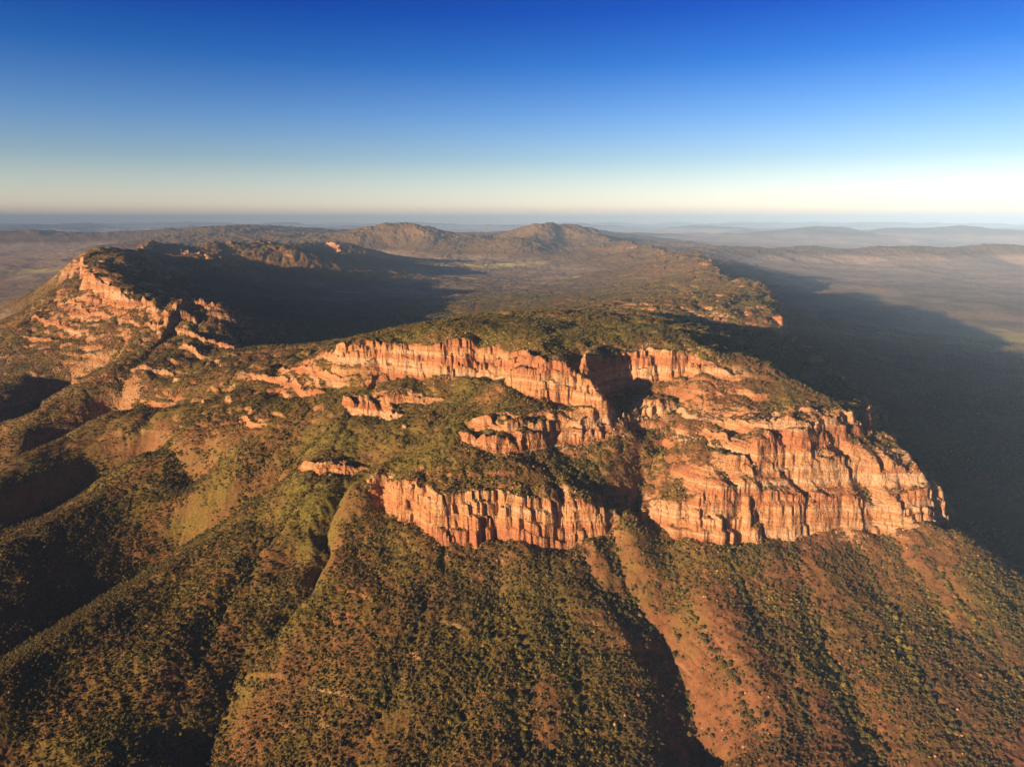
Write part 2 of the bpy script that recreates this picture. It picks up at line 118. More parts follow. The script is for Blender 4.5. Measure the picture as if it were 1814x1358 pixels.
CREASES=[[(-40.6,1769.1,485.9,3,15),(-149.9,1629,432.4,16,25),(-250.6,1539.7,374.5,20,22),(-332,1469.3,330.5,20,16),(-375.5,1426,293.6,26,14),(-398.6,1346.4,236.5,34,15),(-380.4,1281.9,217.7,36,15),(-400.2,1200.1,176.3,36,18),(-446.2,1117.2,144.8,30,35),(-489.6,1058.2,105.1,45,55),(-497.8,947.4,50,55,65),(-491.1,866.8,30,50,70)],
 [(454.6,1692.9,547.8,5,15),(411.2,1614.7,479.6,30,35),(343.5,1500.6,387.8,40,45),(275.6,1396.8,319.2,35,40),(209.2,1285.7,272.7,22,20),(206.7,1228.5,233.8,24,20),(238.6,1156.6,178.7,32,32),(288.8,1105.9,129,42,45),(300.8,1018.9,89.8,48,45),(305,900.4,50,50,50)],
 [(87.4,1360.7,366.2,6,10),(101.7,1315.7,327.9,26,9),(106.7,1275.5,271.4,14,12),(156.7,1197,214.7,12,16),(213,1128.9,172.5,10,25)],
 [(-607.7,1566.9,226.2,10,30),(-696.1,1534,181.4,29,45),(-808.1,1522.9,116.6,54,75),(-884.4,1451.9,83.5,64,85),(-942,1366.5,64.7,69,90),(-980.8,1271.3,56.8,69,90),(-1017.8,1189.6,47.7,69,90),(-1057.3,1096.6,34.1,69,90)],
 [(-841.7,1696.2,210.7,22,45),(-1129.5,1941.1,151.3,54,75),(-1267.3,1838.8,114.5,64,90),(-1320.1,1744.9,99.4,66,90),(-1350.4,1656.5,91.8,66,90),(-1411.3,1577.4,68.2,66,90)],
 [(-1152.3,2205.8,257,16,35),(-1459.1,2352.5,161.3,54,75),(-1555.8,2180.8,123.6,64,90),(-1618.3,2024.9,96.2,66,90),(-1637,1866.6,88.4,66,95)],
 [(-1692.7,2790.3,295.4,16,35),(-1892.9,2821.3,195.2,49,75),(-1858.1,2480.7,134.5,64,90),(-1852.4,2237.4,91.1,64,90)],
 [(-1335.1,2762,419.9,4,20),(-1464.3,2680.3,342.4,20,40),(-1448.2,2453.8,282.7,25,45),(-1407,2201,248.5,25,50)],
 [(-2830.4,5191.9,672.5,0,90),(-3687.2,7060.4,691.7,-45,100),(-3407.4,6925.1,662.7,-40,110),(-2815.4,6116.3,651.5,-30,110),(-2483.6,5739.4,621,0,110)],
 [(-2962.9,6870.4,609.9,0,90),(-3294.7,7835.9,650.2,-45,110),(-2998.2,7592.2,627.8,-35,120),(-2588.6,7002.5,593.2,0,120)],
 [(-2751.8,7384.7,600,0,100),(-3035.3,8383.2,639.4,-45,120),(-2671.2,7940.6,627.9,-35,130),(-2206.5,7205.2,590,0,130)],
 [(-3128.1,5087,681.2,-12,60),(-2923.7,5017,672.2,-15,70),(-2386.5,4430.4,677.5,-10,70)],
 [(-3066.2,14223.7,649,0,200),(-2518.7,14414.3,804.2,-50,200),(-2358.3,14501.5,815,-20,240),(-1810.1,14309.9,771.3,-40,260),(-1116.5,14250.9,626,0,260)],
 [(210,14463.6,701.7,0,160),(402.4,14271,782.8,-40,150),(621.7,14039.4,817.7,-50,150),(817.3,14292.2,793.9,-50,150),(953,14240.5,727.2,0,150),(1184.2,14259.6,726.9,-25,150),(1529.3,14246.9,671,0,160)],
 [(-560.3,1438.5,253.9,-5,40),(-710.9,1335.9,195.5,-12,45),(-798.1,1152.2,169.5,-16,50),(-862.9,1002.6,152.4,-16,50),(-906.3,934.7,135.9,-16,55)],
 [(-807.9,1610.4,230.4,-5,40),(-983.3,1685.8,230.8,-12,50),(-1083.4,1566,204.1,-16,55),(-1159,1415.7,181.5,-16,55)],
 [(-1081.6,2030.7,280.7,-5,40),(-1254.4,2016.4,239.4,-12,50),(-1329,1855.6,206.7,-16,55),(-1380.9,1720.7,184.5,-16,60)],
 [(-1666.3,2477.6,254.9,-10,55),(-1612.4,2145.6,206.8,-14,60),(-1603.3,1929.3,170.2,-14,70)],
 [(-926.2,2344.2,392.1,4,14),(-921.7,2127.3,346.1,10,18),(-960.8,1935.1,292.3,14,22),(-1029.9,1898.7,234.5,18,30),(-1124.4,1917.8,160.3,10,40)],
 [(-540.4,1820.4,417.9,4,12),(-579.5,1731,356.4,9,16),(-633.1,1657.7,303.7,12,18),(-663.3,1591.5,253.3,14,22),(-692.1,1525.1,185.5,10,30)],
 [(-441,1660.8,378.5,4,10),(-446.5,1460.3,320.3,9,13),(-483.1,1402.1,277,11,14),(-521.8,1324.2,234.5,13,16),(-545.1,1220.3,189,15,20),(-562.5,1146,149.5,15,22),(-572.9,1033.8,112.2,16,26)],
 [(-402.7,1764.7,440.5,3,10),(-454.8,1719.4,391.1,9,14),(-504.2,1672.8,344.3,10,14),(-578.1,1618.8,287.7,10,16),(-602.4,1503.1,260.8,8,18)],
 [(-1164.2,2244.3,315.6,4,14),(-1141,2053.4,292.2,9,18),(-1196.7,1995.1,255.4,12,22)],
 [(-143.9,1252.8,251.8,1.7,10),(-173.4,1122.3,200.1,5,15),(-205.9,998.5,149.9,6.6,20),(-235.6,905.9,108,6.6,24)],
 [(59.6,1239.7,246.3,1.7,10),(81.5,1129.7,195.5,5,15),(100,1026,151.6,6.1,20),(110.2,922.4,104.2,5.5,22)],
 [(306.9,1238.7,240.7,1.7,10),(335.2,1119.3,190.3,4.4,14),(362.8,1014.9,159.7,5.5,18),(381.6,908.9,126.2,6.6,22)],
 [(430.3,1239.3,246.5,1.7,8),(439.2,1122.1,200.2,4.4,12),(458.6,1003.9,167.7,5.5,16),(452.3,890,132.1,5.5,20)],
 [(792.5,1231.5,275,1.7,8),(829.1,1116,204,5,13),(845.1,1011.9,161.9,5.5,18),(857,910.6,135.1,5.5,20)],
 [(699.5,1262.8,252.9,1.7,8),(692.8,1151.7,205.5,5,12),(673.6,998.9,171.4,6.1,16),(670,880.6,140.3,6.1,20)],
 [(-64.1,1239.6,240.2,1.1,8),(-7.3,1122.1,200.2,3.3,12),(21.9,1001.4,147.8,5,16),(20.1,893.7,98.1,5,20)],
 [(553.9,1381.7,459.9,4,10),(580.2,1341.1,392.7,20,12),(609.7,1314.7,340.9,26,9),(607.7,1290.5,282.9,10,12)],
 [(665,1408.6,483.1,6,8),(698,1372.7,418.9,18,14),(737,1339.8,355.6,22,14),(747.2,1299.6,297.5,6,15)],
 [(434.7,1325.5,386.3,8,8),(454.1,1305.9,357,22,8),(459.5,1269.8,286.6,8,12)],
 [(514.5,1323.5,399.4,6,8),(512.7,1299.5,347.4,14,6),(519.1,1276.2,283.5,6,10)],
 [(758.3,1297.5,292.2,6,15),(762.6,1210.1,243.8,10,18),(793.6,1104.7,188.1,10,25)],
 [(562.1,1264.4,264.5,3,15),(545.6,1101.5,190.1,10,22),(537.2,942.8,139.8,12,30),(542.8,844.1,115.1,12,30)],
 [(-88.4,1847.5,560,14,10),(-94.6,1806.5,524.2,18,12),(-107.1,1751.8,490,6,14)],
 [(-25.3,1275.3,259,4,12),(-29.1,1171.2,205.7,8,18),(-63.6,999.5,149.2,10,25),(-126,870.7,90.3,12,30)]]
ZONES=[('terrace',-1863.2,3164.4,950,700),
 ('terrace',-635.1,1920.2,260,170),
 ('terrace',-1128.7,2307.5,350,260),
 ('terrace',122.1,1536.2,200,80),
 ('terrace',612.9,1510.1,230,80),
 ('terrace',885.6,2711.2,500,700),
 ('crag',493,1470.7,110,70),
 ('crag',655.2,1461.6,120,60),
 ('crag',585,1355.2,260,70),
 ('crag',335,1613,60,60),
 ('crag',99.8,1497.8,100,55),
 ('crag',-2051.6,3394.8,130,130),
 ('crag',-331,1788.7,70,50),
 ('crag',854.7,1360.4,90,80),
 ('crag',-664.8,2018.1,120,70),
 ('fan',-265.9,1067,230,120),
 ('fan',88.2,998.4,200,120),
 ('fan',307.8,1292.2,70,60),
 ('smooth',-10.9,1861.7,620,330),
 ('smooth',640.3,1538.1,160,90),
 ('meadow',-370.9,9664.4,560,420),
 ('meadow',310.3,10008.3,300,380),
 ('meadow',634.9,7517.1,150,90),
 ('meadow',-479.1,7585.8,180,200),
 ('meadow',-7477.2,10790.9,600,700),
 ('meadow',3167.5,4777.3,700,500),
 ('meadow',-5901.8,9907.9,350,250),
 ('bare',351.2,930.1,150,220),
 ('bare',544.4,1414.9,260,220),
 ('bare',619.3,930.1,260,200),
 ('bare',848.6,1282.7,160,120),
 ('green',148.4,1911.7,420,170),
 ('crag',491.1,1553.1,80,50),
 ('crag',763.9,1510.5,60,50),
 ('green',-186.5,1455.1,110,70),
 ('green',-444.9,1451.9,130,110),
 ('green',-454.1,1656,90,80),
 ('green',761.9,1478.6,60,40),
 ('green',604.7,1514.1,120,50)]
BOULDERS=[(-262.5, 1603.1, 7, 6, 1, 'boulder', 'large pinkish boulder lying in the creek bed below the mid ledges', 'boulder', 3, 0),
 (-290.0, 1662.4, 4, 3.5, 2, 'boulder', 'small pale boulder just above the large pinkish one in the creek', 'boulder', 2, 0),
 (-212.2, 1343.4, 5, 9, 3, 'rock_pinnacle', 'pink rock pinnacle standing on the green slope below the lower cliff', 'rock', 3, 0.1),
 (-313.5, 1408.5, 6, 5, 4, 'rock_outcrop', 'low red rock knob at the left tip of the lower cliff', 'rock', 4, 0),
 (-972.8, 2081.9, 8, 9, 5, 'rock_outcrop', 'orange rock tower at the head of a shaded spur on the left flank', 'rock', 3, 0)]
# --- end of survey ---

# ------------------------------------------------------------------ noise
rng = np.random.RandomState(11)
PERM = rng.permutation(4096).astype(np.int32)
GA = rng.rand(4096)*2*math.pi
GX = np.cos(GA).astype(np.float32); GY = np.sin(GA).astype(np.float32)
def perlin(x, y, seed=0):
    x = x + seed*17.31; y = y - seed*9.77
    fx = np.floor(x); fy = np.floor(y)
    xi = fx.astype(np.int32); yi = fy.astype(np.int32)
    xf = (x-fx).astype(np.float32); yf = (y-fy).astype(np.float32)
    u = xf*xf*xf*(xf*(xf*6-15)+10); v = yf*yf*yf*(yf*(yf*6-15)+10)
    a0 = PERM[xi & 4095]; a1 = PERM[(xi+1) & 4095]
    def g(a, yy, dx, dy):
        h = PERM[(a+yy) & 4095]
        return GX[h]*dx + GY[h]*dy
    n00 = g(a0, yi, xf, yf); n10 = g(a1, yi, xf-1, yf)
    n01 = g(a0, yi+1, xf, yf-1); n11 = g(a1, yi+1, xf-1, yf-1)
    a = n00 + u*(n10-n00); b = n01 + u*(n11-n01)
    return (a + v*(b-a))*1.5
def fbm(x, y, wl, octv, seed=0, gain=0.5):
    s = 0; a = 1.0
    for o in range(octv):
        s = s + a*perlin(x/wl, y/wl, seed+o*3); a *= gain; wl /= 2.03
    return s
def ridge(x, y, wl, octv, seed=0, gain=0.5):   # 0 on the channel lines, rising to about 1 on the crests
    s = 0; a = 1.0; t = 0
    for o in range(octv):
        s = s + a*np.minimum(1, np.abs(perlin(x/wl, y/wl, seed+o*5))*1.8); t += a; a *= gain; wl /= 2.1
    return s/t
def sst(x, a, b):
    t = np.clip((x-a)/(b-a), 0, 1); return t*t*(3-2*t)

# ------------------------------------------------------------------ shapes laid into the terrain
def seg_query(x, y, L, reach, ghost=0):
    """nearest distance, sign (left of the walk = +) and attributes of a polyline, for points within reach.
    With ghost > 0 the first attributes are blended along the line, the more the farther off, fading to 0 past its ends."""
    L = np.array(L, dtype=np.float64)
    lo = L[:, :2].min(0)-reach; hi = L[:, :2].max(0)+reach
    m = np.nonzero((x > lo[0]) & (x < hi[0]) & (y > lo[1]) & (y < hi[1]))[0]
    if len(m) == 0: return None
    X = x[m].astype(np.float32); Y = y[m].astype(np.float32)
    best = np.full(len(m), 1e18, np.float32); sg = np.ones(len(m), np.float32)
    att = np.zeros((len(m), L.shape[1]-2), np.float32)
    wa = np.zeros(len(m), np.float32); ws = np.zeros(len(m), np.float32)
    segs = [(L[i], L[i+1], True) for i in range(len(L)-1)]
    if ghost:
        for p, q in ((L[0], L[1]), (L[-1], L[-2])):
            u = (p[:2]-q[:2]); u = u/(np.hypot(*u)+1e-9)
            e = p.copy(); e[:2] = p[:2]+u*ghost; e[3] = 0; p2 = p.copy(); p2[3] = 0
            segs.append((p2, e, False))
    for A_, B_, real in segs:
        ax, ay = A_[:2]; bx, by = B_[:2]
        dx, dy = bx-ax, by-ay; ll = max(dx*dx+dy*dy, 1e-6)
        t = np.clip(((X-ax)*dx+(Y-ay)*dy)/ll, 0, 1)
        ex = X-(ax+t*dx); ey = Y-(ay+t*dy); d2 = ex*ex+ey*ey
        if ghost:
            w = math.sqrt(ll)/(d2+6.0)**1.5
            ws += w; wa += w*(A_[3]*(1-t)+B_[3]*t)
        if not real: continue
        k = d2 < best
        best[k] = d2[k]
        sg[k] = np.where((dx*ey-dy*ex)[k] >= 0, 1, -1)
        att[k] = (A_[2:][None]*(1-t[k, None])+B_[2:][None]*t[k, None])
    if ghost: att[:, 1] = wa/ws
    d = np.sqrt(best)
    q = d < reach
    return m[q], d[q], sg[q], att[q]
def line_scale(L):
    r = sum(math.hypot(p[0], p[1]) for p in L)/len(L)
    return min(4.0, max(1.0, r/1800.0))
def cliff_width(A): return np.maximum(4, 0.42*A)
def prims(x, y, detail=True):
    """height added by cliff steps and creases; returns (dh, cliffness)"""
    dh = np.zeros(len(x), np.float32); cl = np.zeros(len(x), np.float32); px = np.zeros(len(x), np.float32)
    for ci, L in enumerate(CLIFFS):
        s = line_scale(L); Lf = 230*s
        r = seg_query(x, y, L, 3*Lf, 160*s)
        if r is None: continue
        m, d, sg, at = r
        A = at[:, 1]; w = cliff_width(A); sd = d*sg
        if detail:
            X = x[m]/s; Y = y[m]/s; k = np.minimum(1.15, (A/60.0)**1.3)
            near = np.exp(-(d/(60*s))**2)
            n1 = 0.5-ridge(X, Y, 62, 2, 50)
            n2 = 0.5-ridge(X, Y, 24, 2, 60)
            n3 = perlin(X/7.0, Y/7.0, 70)
            bl = np.clip(.5+1.5*perlin(X/110, Y/110, 77), 0, 1)
            sd = sd - s*near*(k*(16*n1 + (3+7*bl)*n2) + np.minimum(A/60, .6)*(4.0*n3 + 7*n2*(A < 40)))
        t = np.clip((sd+w)/w, 0, 1)
        if detail:                                   # bedding: steep risers with narrow benches
            nb = np.where(A > 45, 4.0, 2.0)*1.0; q = t*nb + 0.35*perlin(x[m]/70/s, y[m]/70/s, 33) + .12*perlin(x[m]/17/s, y[m]/17/s, 34)
            st = (np.floor(q)+sst(q-np.floor(q), 0.5, 0.82))/nb
            t = np.clip(0.18*t+0.82*st, 0, 1)*np.where(t > 0, 1, 0)
            t = np.where(sd >= 0, 1, t)
        fade = np.exp(-(np.maximum(sd, 0)/((70+2.0*A)*s))**2)
        brk = 0
        if detail:                                   # worn gaps along the low ledges
            md_ = np.clip(.75+1.5*perlin(X/45, Y/45, 88)+.7*perlin(X/17, Y/17, 89), .05, 1)
            brk = (1-md_)*np.exp(-(np.maximum(sd, 0)/(24*s))**2)*np.clip((48-A)/15, 0.0, .65)
        dh[m] += A*t*fade*(1-brk)
        band = np.clip(1-np.abs(sd+w*0.5)/(w*0.5+3), 0, 1)
        cl[m] = np.maximum(cl[m], np.minimum(1, band*3)*np.minimum(1, A/12))
        px[m] = np.maximum(px[m], np.exp(-((d-w*.5)/(26*s+.3*w))**2)*np.minimum(1, A/14))
    for ci, L in enumerate(CREASES):
        hw = max(p[4] for p in L)
        r = seg_query(x, y, L, 3.2*hw)
        if r is None: continue
        m, d, sg, at = r
        D = at[:, 1]; w = at[:, 2]
        q = d/w
        prof = np.where(D > 0, 1/(1+q*q*1.6)*np.clip(1.6-q*0.5, 0, 1)/1.6*1.0, np.exp(-q*q))
        prof = np.where(D > 0, np.maximum(0, 1-q/2.2)**1.5, np.maximum(0, 1-q/2.1)**1.3)
        dh[m] -= D*prof
    return dh, cl, px

# control points -> smooth base surface, interpolated on (angle, log distance)
ctrl = [tuple(p) for p in PTS]
for L in CLIFFS:
    n = len(L)
    for i, p in enumerate(L):
        a = L[max(0, i-1)]; b = L[min(n-1, i+1)]
        dx, dy = b[0]-a[0], b[1]-a[1]; l = math.hypot(dx, dy) or 1
        nx, ny = -dy/l, dx/l; A = p[3]; w = max(4, .42*A)
        ctrl.append((p[0]+nx*6, p[1]+ny*6, p[2]))
        if len(p) < 5: ctrl.append((p[0]-nx*(w+6), p[1]-ny*(w+6), p[2]-A))
for L in CREASES:
    for p in L: ctrl.append((p[0], p[1], p[2]))
C = np.array(ctrl)
# thin out points that nearly coincide
keep = []
lp = np.stack([np.arctan2(C[:, 0], C[:, 1]), np.log(np.maximum(150, np.hypot(C[:, 0], C[:, 1])))], 1)
for i in range(len(C)):
    ok = True
    for j in keep:
        if abs(lp[i, 0]-lp[j, 0])+abs(lp[i, 1]-lp[j, 1]) < 0.004: ok = False; break
    if ok: keep.append(i)
C = C[keep]; lp = lp[keep]
tgt = C[:, 2]-prims(C[:, 0].copy(), C[:, 1].copy(), False)[0]
c2 = 0.02**2
def phi(a, b):
    return np.sqrt(((a[:, None, :]-b[None])**2).sum(2)+c2)
K = phi(lp, lp); n = len(C)
M = np.zeros((n+1, n+1)); M[:n, :n] = K - np.eye(n)*0.006; M[:n, n] = 1; M[n, :n] = 1
wgt = np.linalg.solve(M, np.append(tgt, 0))
def base(x, y):
    q = np.stack([np.arctan2(x, y), np.log(np.maximum(150, np.hypot(x, y)))], 1)
    out = np.empty(len(x))
    for i in range(0, len(x), 20000):
        out[i:i+20000] = phi(q[i:i+20000], lp)@wgt[:n]+wgt[n]
    return out

# ------------------------------------------------------------------ polar survey grid
fine = math.radians(0.055)
th = list(np.arange(-math.radians(42), math.radians(42)+fine/2, fine))
right = list(np.arange(math.radians(43), math.radians(180), math.radians(1.5)))
TH = np.array([-a for a in right[::-1]] + th + right)
def rows():
    R = [60.0]
    while R[-1] < 90000:
        r = R[-1]
        if r < 780: s = 8 if r > 500 else 30
        elif r < 1750: s = 1.5
        elif r < 2600: s = 1.5+(r-1750)*0.004
        elif r < 16000: s = r*0.0022
        else: s = r*0.009
        R.append(r+s)
    return np.array(R)
RR = rows()
nT, nR = len(TH), len(RR)
gx = (RR[:, None]*np.sin(TH)[None]).ravel(); gy = (RR[:, None]*np.cos(TH)[None]).ravel()
grr = np.repeat(RR, nT)
# base evaluated on a coarse subgrid, bilinear in between
ci = np.unique(np.append(np.arange(0, nT, 6), nT-1)); ri = np.unique(np.append(np.arange(0, nR, 5), nR-1))
cx = (RR[ri][:, None]*np.sin(TH[ci])[None]).ravel(); cy = (RR[ri][:, None]*np.cos(TH[ci])[None]).ravel()
Bc = base(cx, cy).reshape(len(ri), len(ci))
tmp = np.empty((nR, len(ci)))
for j in range(len(ci)): tmp[:, j] = np.interp(np.log(RR), np.log(RR[ri]), Bc[:, j])
H = np.empty((nR, nT))
for i in range(nR): H[i] = np.interp(TH, TH[ci], tmp[i])
H = H.ravel()
zones = {}
for k, zx, zy, rx, ry in ZONES:
    zones.setdefault(k, np.zeros(len(gx), np.float32))
    zones[k] += np.exp(-((gx-zx)/rx)**2-((gy-zy)/ry)**2).astype(np.float32)
# ragged outlines
wx = gx + 7*fbm(gx, gy, 55, 3, 1); wy = gy + 7*fbm(gx, gy, 55, 3, 9)
dh, cliff, prox = prims(wx, wy)
H = H+dh
lod = np.clip(grr/1500.0, 0.4, 6)
hgt = np.clip((H-130)/250, 0.1, 1.6)
smo = 1-.75*np.clip(zones['smooth'], 0, 1)
damp = (1-0.6*cliff)*smo
H += damp*(fbm(gx, gy, 240, 3, 21)*6*hgt + fbm(gx, gy, 50, 3, 24)*1.6)
# downslope runnels on the hill flanks
H -= damp*hgt*(10*(1-np.minimum(1, np.abs(perlin(gx/150, gy/150, 31))*3)) + 4.0*(1-np.minimum(1, np.abs(perlin(gx/48, gy/48, 35))*3)))
far = sst(grr, 2800, 6000)
H += far*hgt*(0.42-ridge(gx, gy, 620, 4, 41))*(26+16*sst(grr, 8000, 12000))
H += sst(grr, 6000, 12000)*(fbm(gx, gy, 2600, 4, 44)*38 + 25*(.4-ridge(gx, gy, 900, 3, 47)))
# broken ledges of harder beds
tz = np.clip(zones['terrace']+.6*zones['crag'], 0, 1)
Pd = 34.0
q = (H + 0.05*gy + 14*fbm(gx, gy, 130, 3, 52))/Pd
fr = q-np.floor(q)
amt = tz*np.clip(0.15+1.6*perlin(gx/90, gy/90, 55), 0, 1)
H += amt*Pd*0.42*(sst(fr, 0.62, 0.82)-fr)
ledge = amt*((fr > .58) & (fr < .86))
cliff = np.maximum(cliff, ledge*0.9)
fz = np.clip(zones['fan'], 0, 1)
q = (H + 0.02*gx + 7*fbm(gx, gy, 90, 3, 152))/19.0; fr = q-np.floor(q)
am2 = fz*np.clip(1.8*perlin(gx/120, gy/120, 155)-.1, 0, 1)
H += am2*19*0.2*(sst(fr, 0.66, 0.82)-fr)
ledge2 = am2*((fr > .6) & (fr < .88)); cliff = np.maximum(cliff, ledge2)
H += (1-cliff)*np.clip(2.2-grr/1300, 0, 1)*(0.42-ridge(gx, gy, 30, 3, 161))*3.2
H += 0.5*perlin(gx/9, gy/9, 61)*np.clip(2.2-grr/1500, 0, 1)
H += sst(grr, 17000, 26000)*np.clip(fbm(gx, gy, 9000, 5, 171)*420+60*np.abs(gx)/30000, -40, 520)
H[grr > 40000] = np.minimum(H[grr > 40000], 560)

def sample(x, y, A):
    r = np.hypot(x, y); t = np.arctan2(x, y)
    i = np.clip(np.searchsorted(RR, r)-1, 0, nR-2); j = np.clip(np.searchsorted(TH, t)-1, 0, nT-2)
    fi = np.clip((r-RR[i])/(RR[i+1]-RR[i]), 0, 1); fj = np.clip((t-TH[j])/(TH[j+1]-TH[j]), 0, 1)
    A = A.reshape(nR, nT)
    return (A[i, j]*(1-fi)+A[i+1, j]*fi)*(1-fj)+(A[i, j+1]*(1-fi)+A[i+1, j+1]*fi)*fj

# ------------------------------------------------------------------ materials
def mat_new(name):
    m = bpy.data.materials.new(name); m.use_nodes = True
    m.node_tree.nodes.clear(); return m, m.node_tree
def mixc(nt, fac, a, b):
    n = N(nt, 'ShaderNodeMix', data_type='RGBA')
    for s, v in ((0, fac), (6, a), (7, b)):
        if isinstance(v, (tuple, float, int)):
            n.inputs[s].default_value = v if not isinstance(v, tuple) else tuple(v)+(1,)
        else: nt.links.new(v, n.inputs[s])
    return n.outputs[2]
def mth(nt, op, a, b=0.0, c=None, clamp=False):
    n = N(nt, 'ShaderNodeMath', operation=op, use_clamp=clamp)
    for i, v in enumerate((a, b) if c is None else (a, b, c)):
        if isinstance(v, (int, float)): n.inputs[i].default_value = v
        else: nt.links.new(v, n.inputs[i])
    return n.outputs[0]
def rng_(nt, v, a, b, c=0.0, d=1.0, smooth=True):
    n = N(nt, 'ShaderNodeMapRange', interpolation_type='SMOOTHSTEP' if smooth else 'LINEAR')
    nt.links.new(v, n.inputs[0])
    for i, k in enumerate((a, b, c, d)): n.inputs[i+1].default_value = k
    return n.outputs[0]
def noi(nt, vec, scale, det=4, rough=0.55, dist=0.0):
    n = N(nt, 'ShaderNodeTexNoise'); nt.links.new(vec, n.inputs['Vector'])
    n.inputs['Scale'].default_value = scale; n.inputs['Detail'].default_value = det
    n.inputs['Roughness'].default_value = rough; n.inputs['Distortion'].default_value = dist
    return n.outputs[0]
def scaled(nt, vec, s):
    n = N(nt, 'ShaderNodeVectorMath', operation='MULTIPLY'); nt.links.new(vec, n.inputs[0]); n.inputs[1].default_value = s
    return n.outputs[0]
def terrain_material():
    m, nt = mat_new('scrubby_sandstone_ground')
    out = N(nt, 'ShaderNodeOutputMaterial'); bs = N(nt, 'ShaderNodeBsdfPrincipled')
    bs.inputs['Roughness'].default_value = 0.95; bs.inputs['Specular IOR Level'].default_value = 0.1
    g = N(nt, 'ShaderNodeNewGeometry'); pos = g.outputs['Position']
    sn = N(nt, 'ShaderNodeSeparateXYZ'); nt.links.new(g.outputs['Normal'], sn.inputs[0])
    at = N(nt, 'ShaderNodeAttribute', attribute_name='masks')    # r cliff, g green, b bare
    sa = N(nt, 'ShaderNodeSeparateColor'); nt.links.new(at.outputs['Color'], sa.inputs[0])
    at2 = N(nt, 'ShaderNodeAttribute', attribute_name='masks_far')    # r distance from the bluff country, g meadow, b low
    sb = N(nt, 'ShaderNodeSeparateColor'); nt.links.new(at2.outputs['Color'], sb.inputs[0])
    # rock
    nb = noi(nt, pos, 1/45., 5, .6); nf = noi(nt, pos, 1/9., 4, .6)
    streak = noi(nt, scaled(nt, pos, (1/4., 1/4., 1/60.)), 1.0, 3, .6)
    beds = noi(nt, scaled(nt, pos, (1/160., 1/160., 1/3.2)), 1.0, 3, .6)
    rock = mixc(nt, rng_(nt, nb, .35, .65), (.52, .235, .105), (.58, .33, .165))
    rock = mixc(nt, mth(nt, 'MULTIPLY', rng_(nt, beds, .5, .68), .55), rock, (.42, .115, .045))
    rock = mixc(nt, mth(nt, 'MULTIPLY', rng_(nt, streak, .56, .72), .5), rock, (.2, .10, .06))
    rock = mixc(nt, mth(nt, 'MULTIPLY', rng_(nt, nf, .5, .75), .45), rock, (.58, .36, .2))
    lay = noi(nt, scaled(nt, pos, (1/500., 1/500., 1/17.)), 1.0, 4, .6)
    rock = mixc(nt, mth(nt, 'MULTIPLY', rng_(nt, lay, .5, .6), .75), rock, (.42, .155, .08))
    rock = mixc(nt, mth(nt, 'MULTIPLY', rng_(nt, lay, .47, .4), .7), rock, (.66, .44, .29))
    stain = noi(nt, scaled(nt, pos, (1/9., 1/9., 1/120.)), 1.0, 4, .65)
    rock = mixc(nt, mth(nt, 'MULTIPLY', rng_(nt, stain, .55, .7), .55), rock, (.16, .10, .075))
    vb = N(nt, 'ShaderNodeTexVoronoi'); vb.feature = 'DISTANCE_TO_EDGE'; vw = N(nt, 'ShaderNodeVectorMath', operation='ADD'); nt.links.new(scaled(nt, pos, (1/13., 1/13., 1/8.)), vw.inputs[0])
    vn = N(nt, 'ShaderNodeTexNoise'); nt.links.new(pos, vn.inputs['Vector']); vn.inputs['Scale'].default_value = 1/11.; vn.inputs['Detail'].default_value = 3
    nt.links.new(scaled(nt, vn.outputs['Color'], (1.6, 1.6, 1.2)), vw.inputs[1]); nt.links.new(vw.outputs[0], vb.inputs['Vector']); vb.inputs['Scale'].default_value = 1.0
    joint = rng_(nt, vb.outputs['Distance'], .0, .12)
    rock = mixc(nt, mth(nt, 'MULTIPLY', mth(nt, 'SUBTRACT', 1.0, joint), mth(nt, 'MULTIPLY', rng_(nt, nb, .45, .6), .25)), rock, (.14, .07, .04))
    # soil and low scrub
    s1 = noi(nt, pos, 1/120., 5, .6); s2 = noi(nt, pos, 1/14., 4, .6); s3 = noi(nt, pos, 1/4.0, 3, .6)
    soil = mixc(nt, rng_(nt, s2, .3, .7), (.17, .075, .036), (.28, .12, .055))
    grass = mixc(nt, rng_(nt, s3, .35, .65), (.11, .09, .022), (.23, .185, .038))
    gfac = mth(nt, 'ADD', mth(nt, 'MULTIPLY', rng_(nt, s1, .38, .62), .6), mth(nt, 'MULTIPLY', sa.outputs[1], .65))
    gfac = mth(nt, 'ADD', gfac, .18)
    gfac = mth(nt, 'SUBTRACT', gfac, mth(nt, 'MULTIPLY', sa.outputs[2], .5), clamp=True)
    grnd = mixc(nt, gfac, soil, grass)
    # dark scrub where single bushes are no longer resolved
    v = N(nt, 'ShaderNodeTexVoronoi'); nt.links.new(pos, v.inputs['Vector']); v.inputs['Scale'].default_value = 1/11.; v.inputs['Randomness'].default_value = 1
    bush = mth(nt, 'MULTIPLY', rng_(nt, v.outputs['Distance'], .5, .3), rng_(nt, s2, .38, .5))
    bcol = mixc(nt, rng_(nt, s3, .3, .7), (.035, .036, .016), (.075, .07, .025))
    farm = sb.outputs[0]
    grnd = mixc(nt, mth(nt, 'MULTIPLY', bush, mth(nt, 'ADD', mth(nt, 'MULTIPLY', farm, .85), .0)), grnd, bcol)
    pl = N(nt, 'ShaderNodeVectorMath', operation='LENGTH'); nt.links.new(pos, pl.inputs[0]); pdist = pl.outputs['Value']      # open pale country; colour also lightened with distance, standing in for brighter haze
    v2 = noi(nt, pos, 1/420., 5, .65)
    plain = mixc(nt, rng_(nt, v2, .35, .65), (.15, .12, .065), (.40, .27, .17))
    plain = mixc(nt, mth(nt, 'MULTIPLY', rng_(nt, pdist, 5000, 14000), .6), plain, (.62, .44, .32))
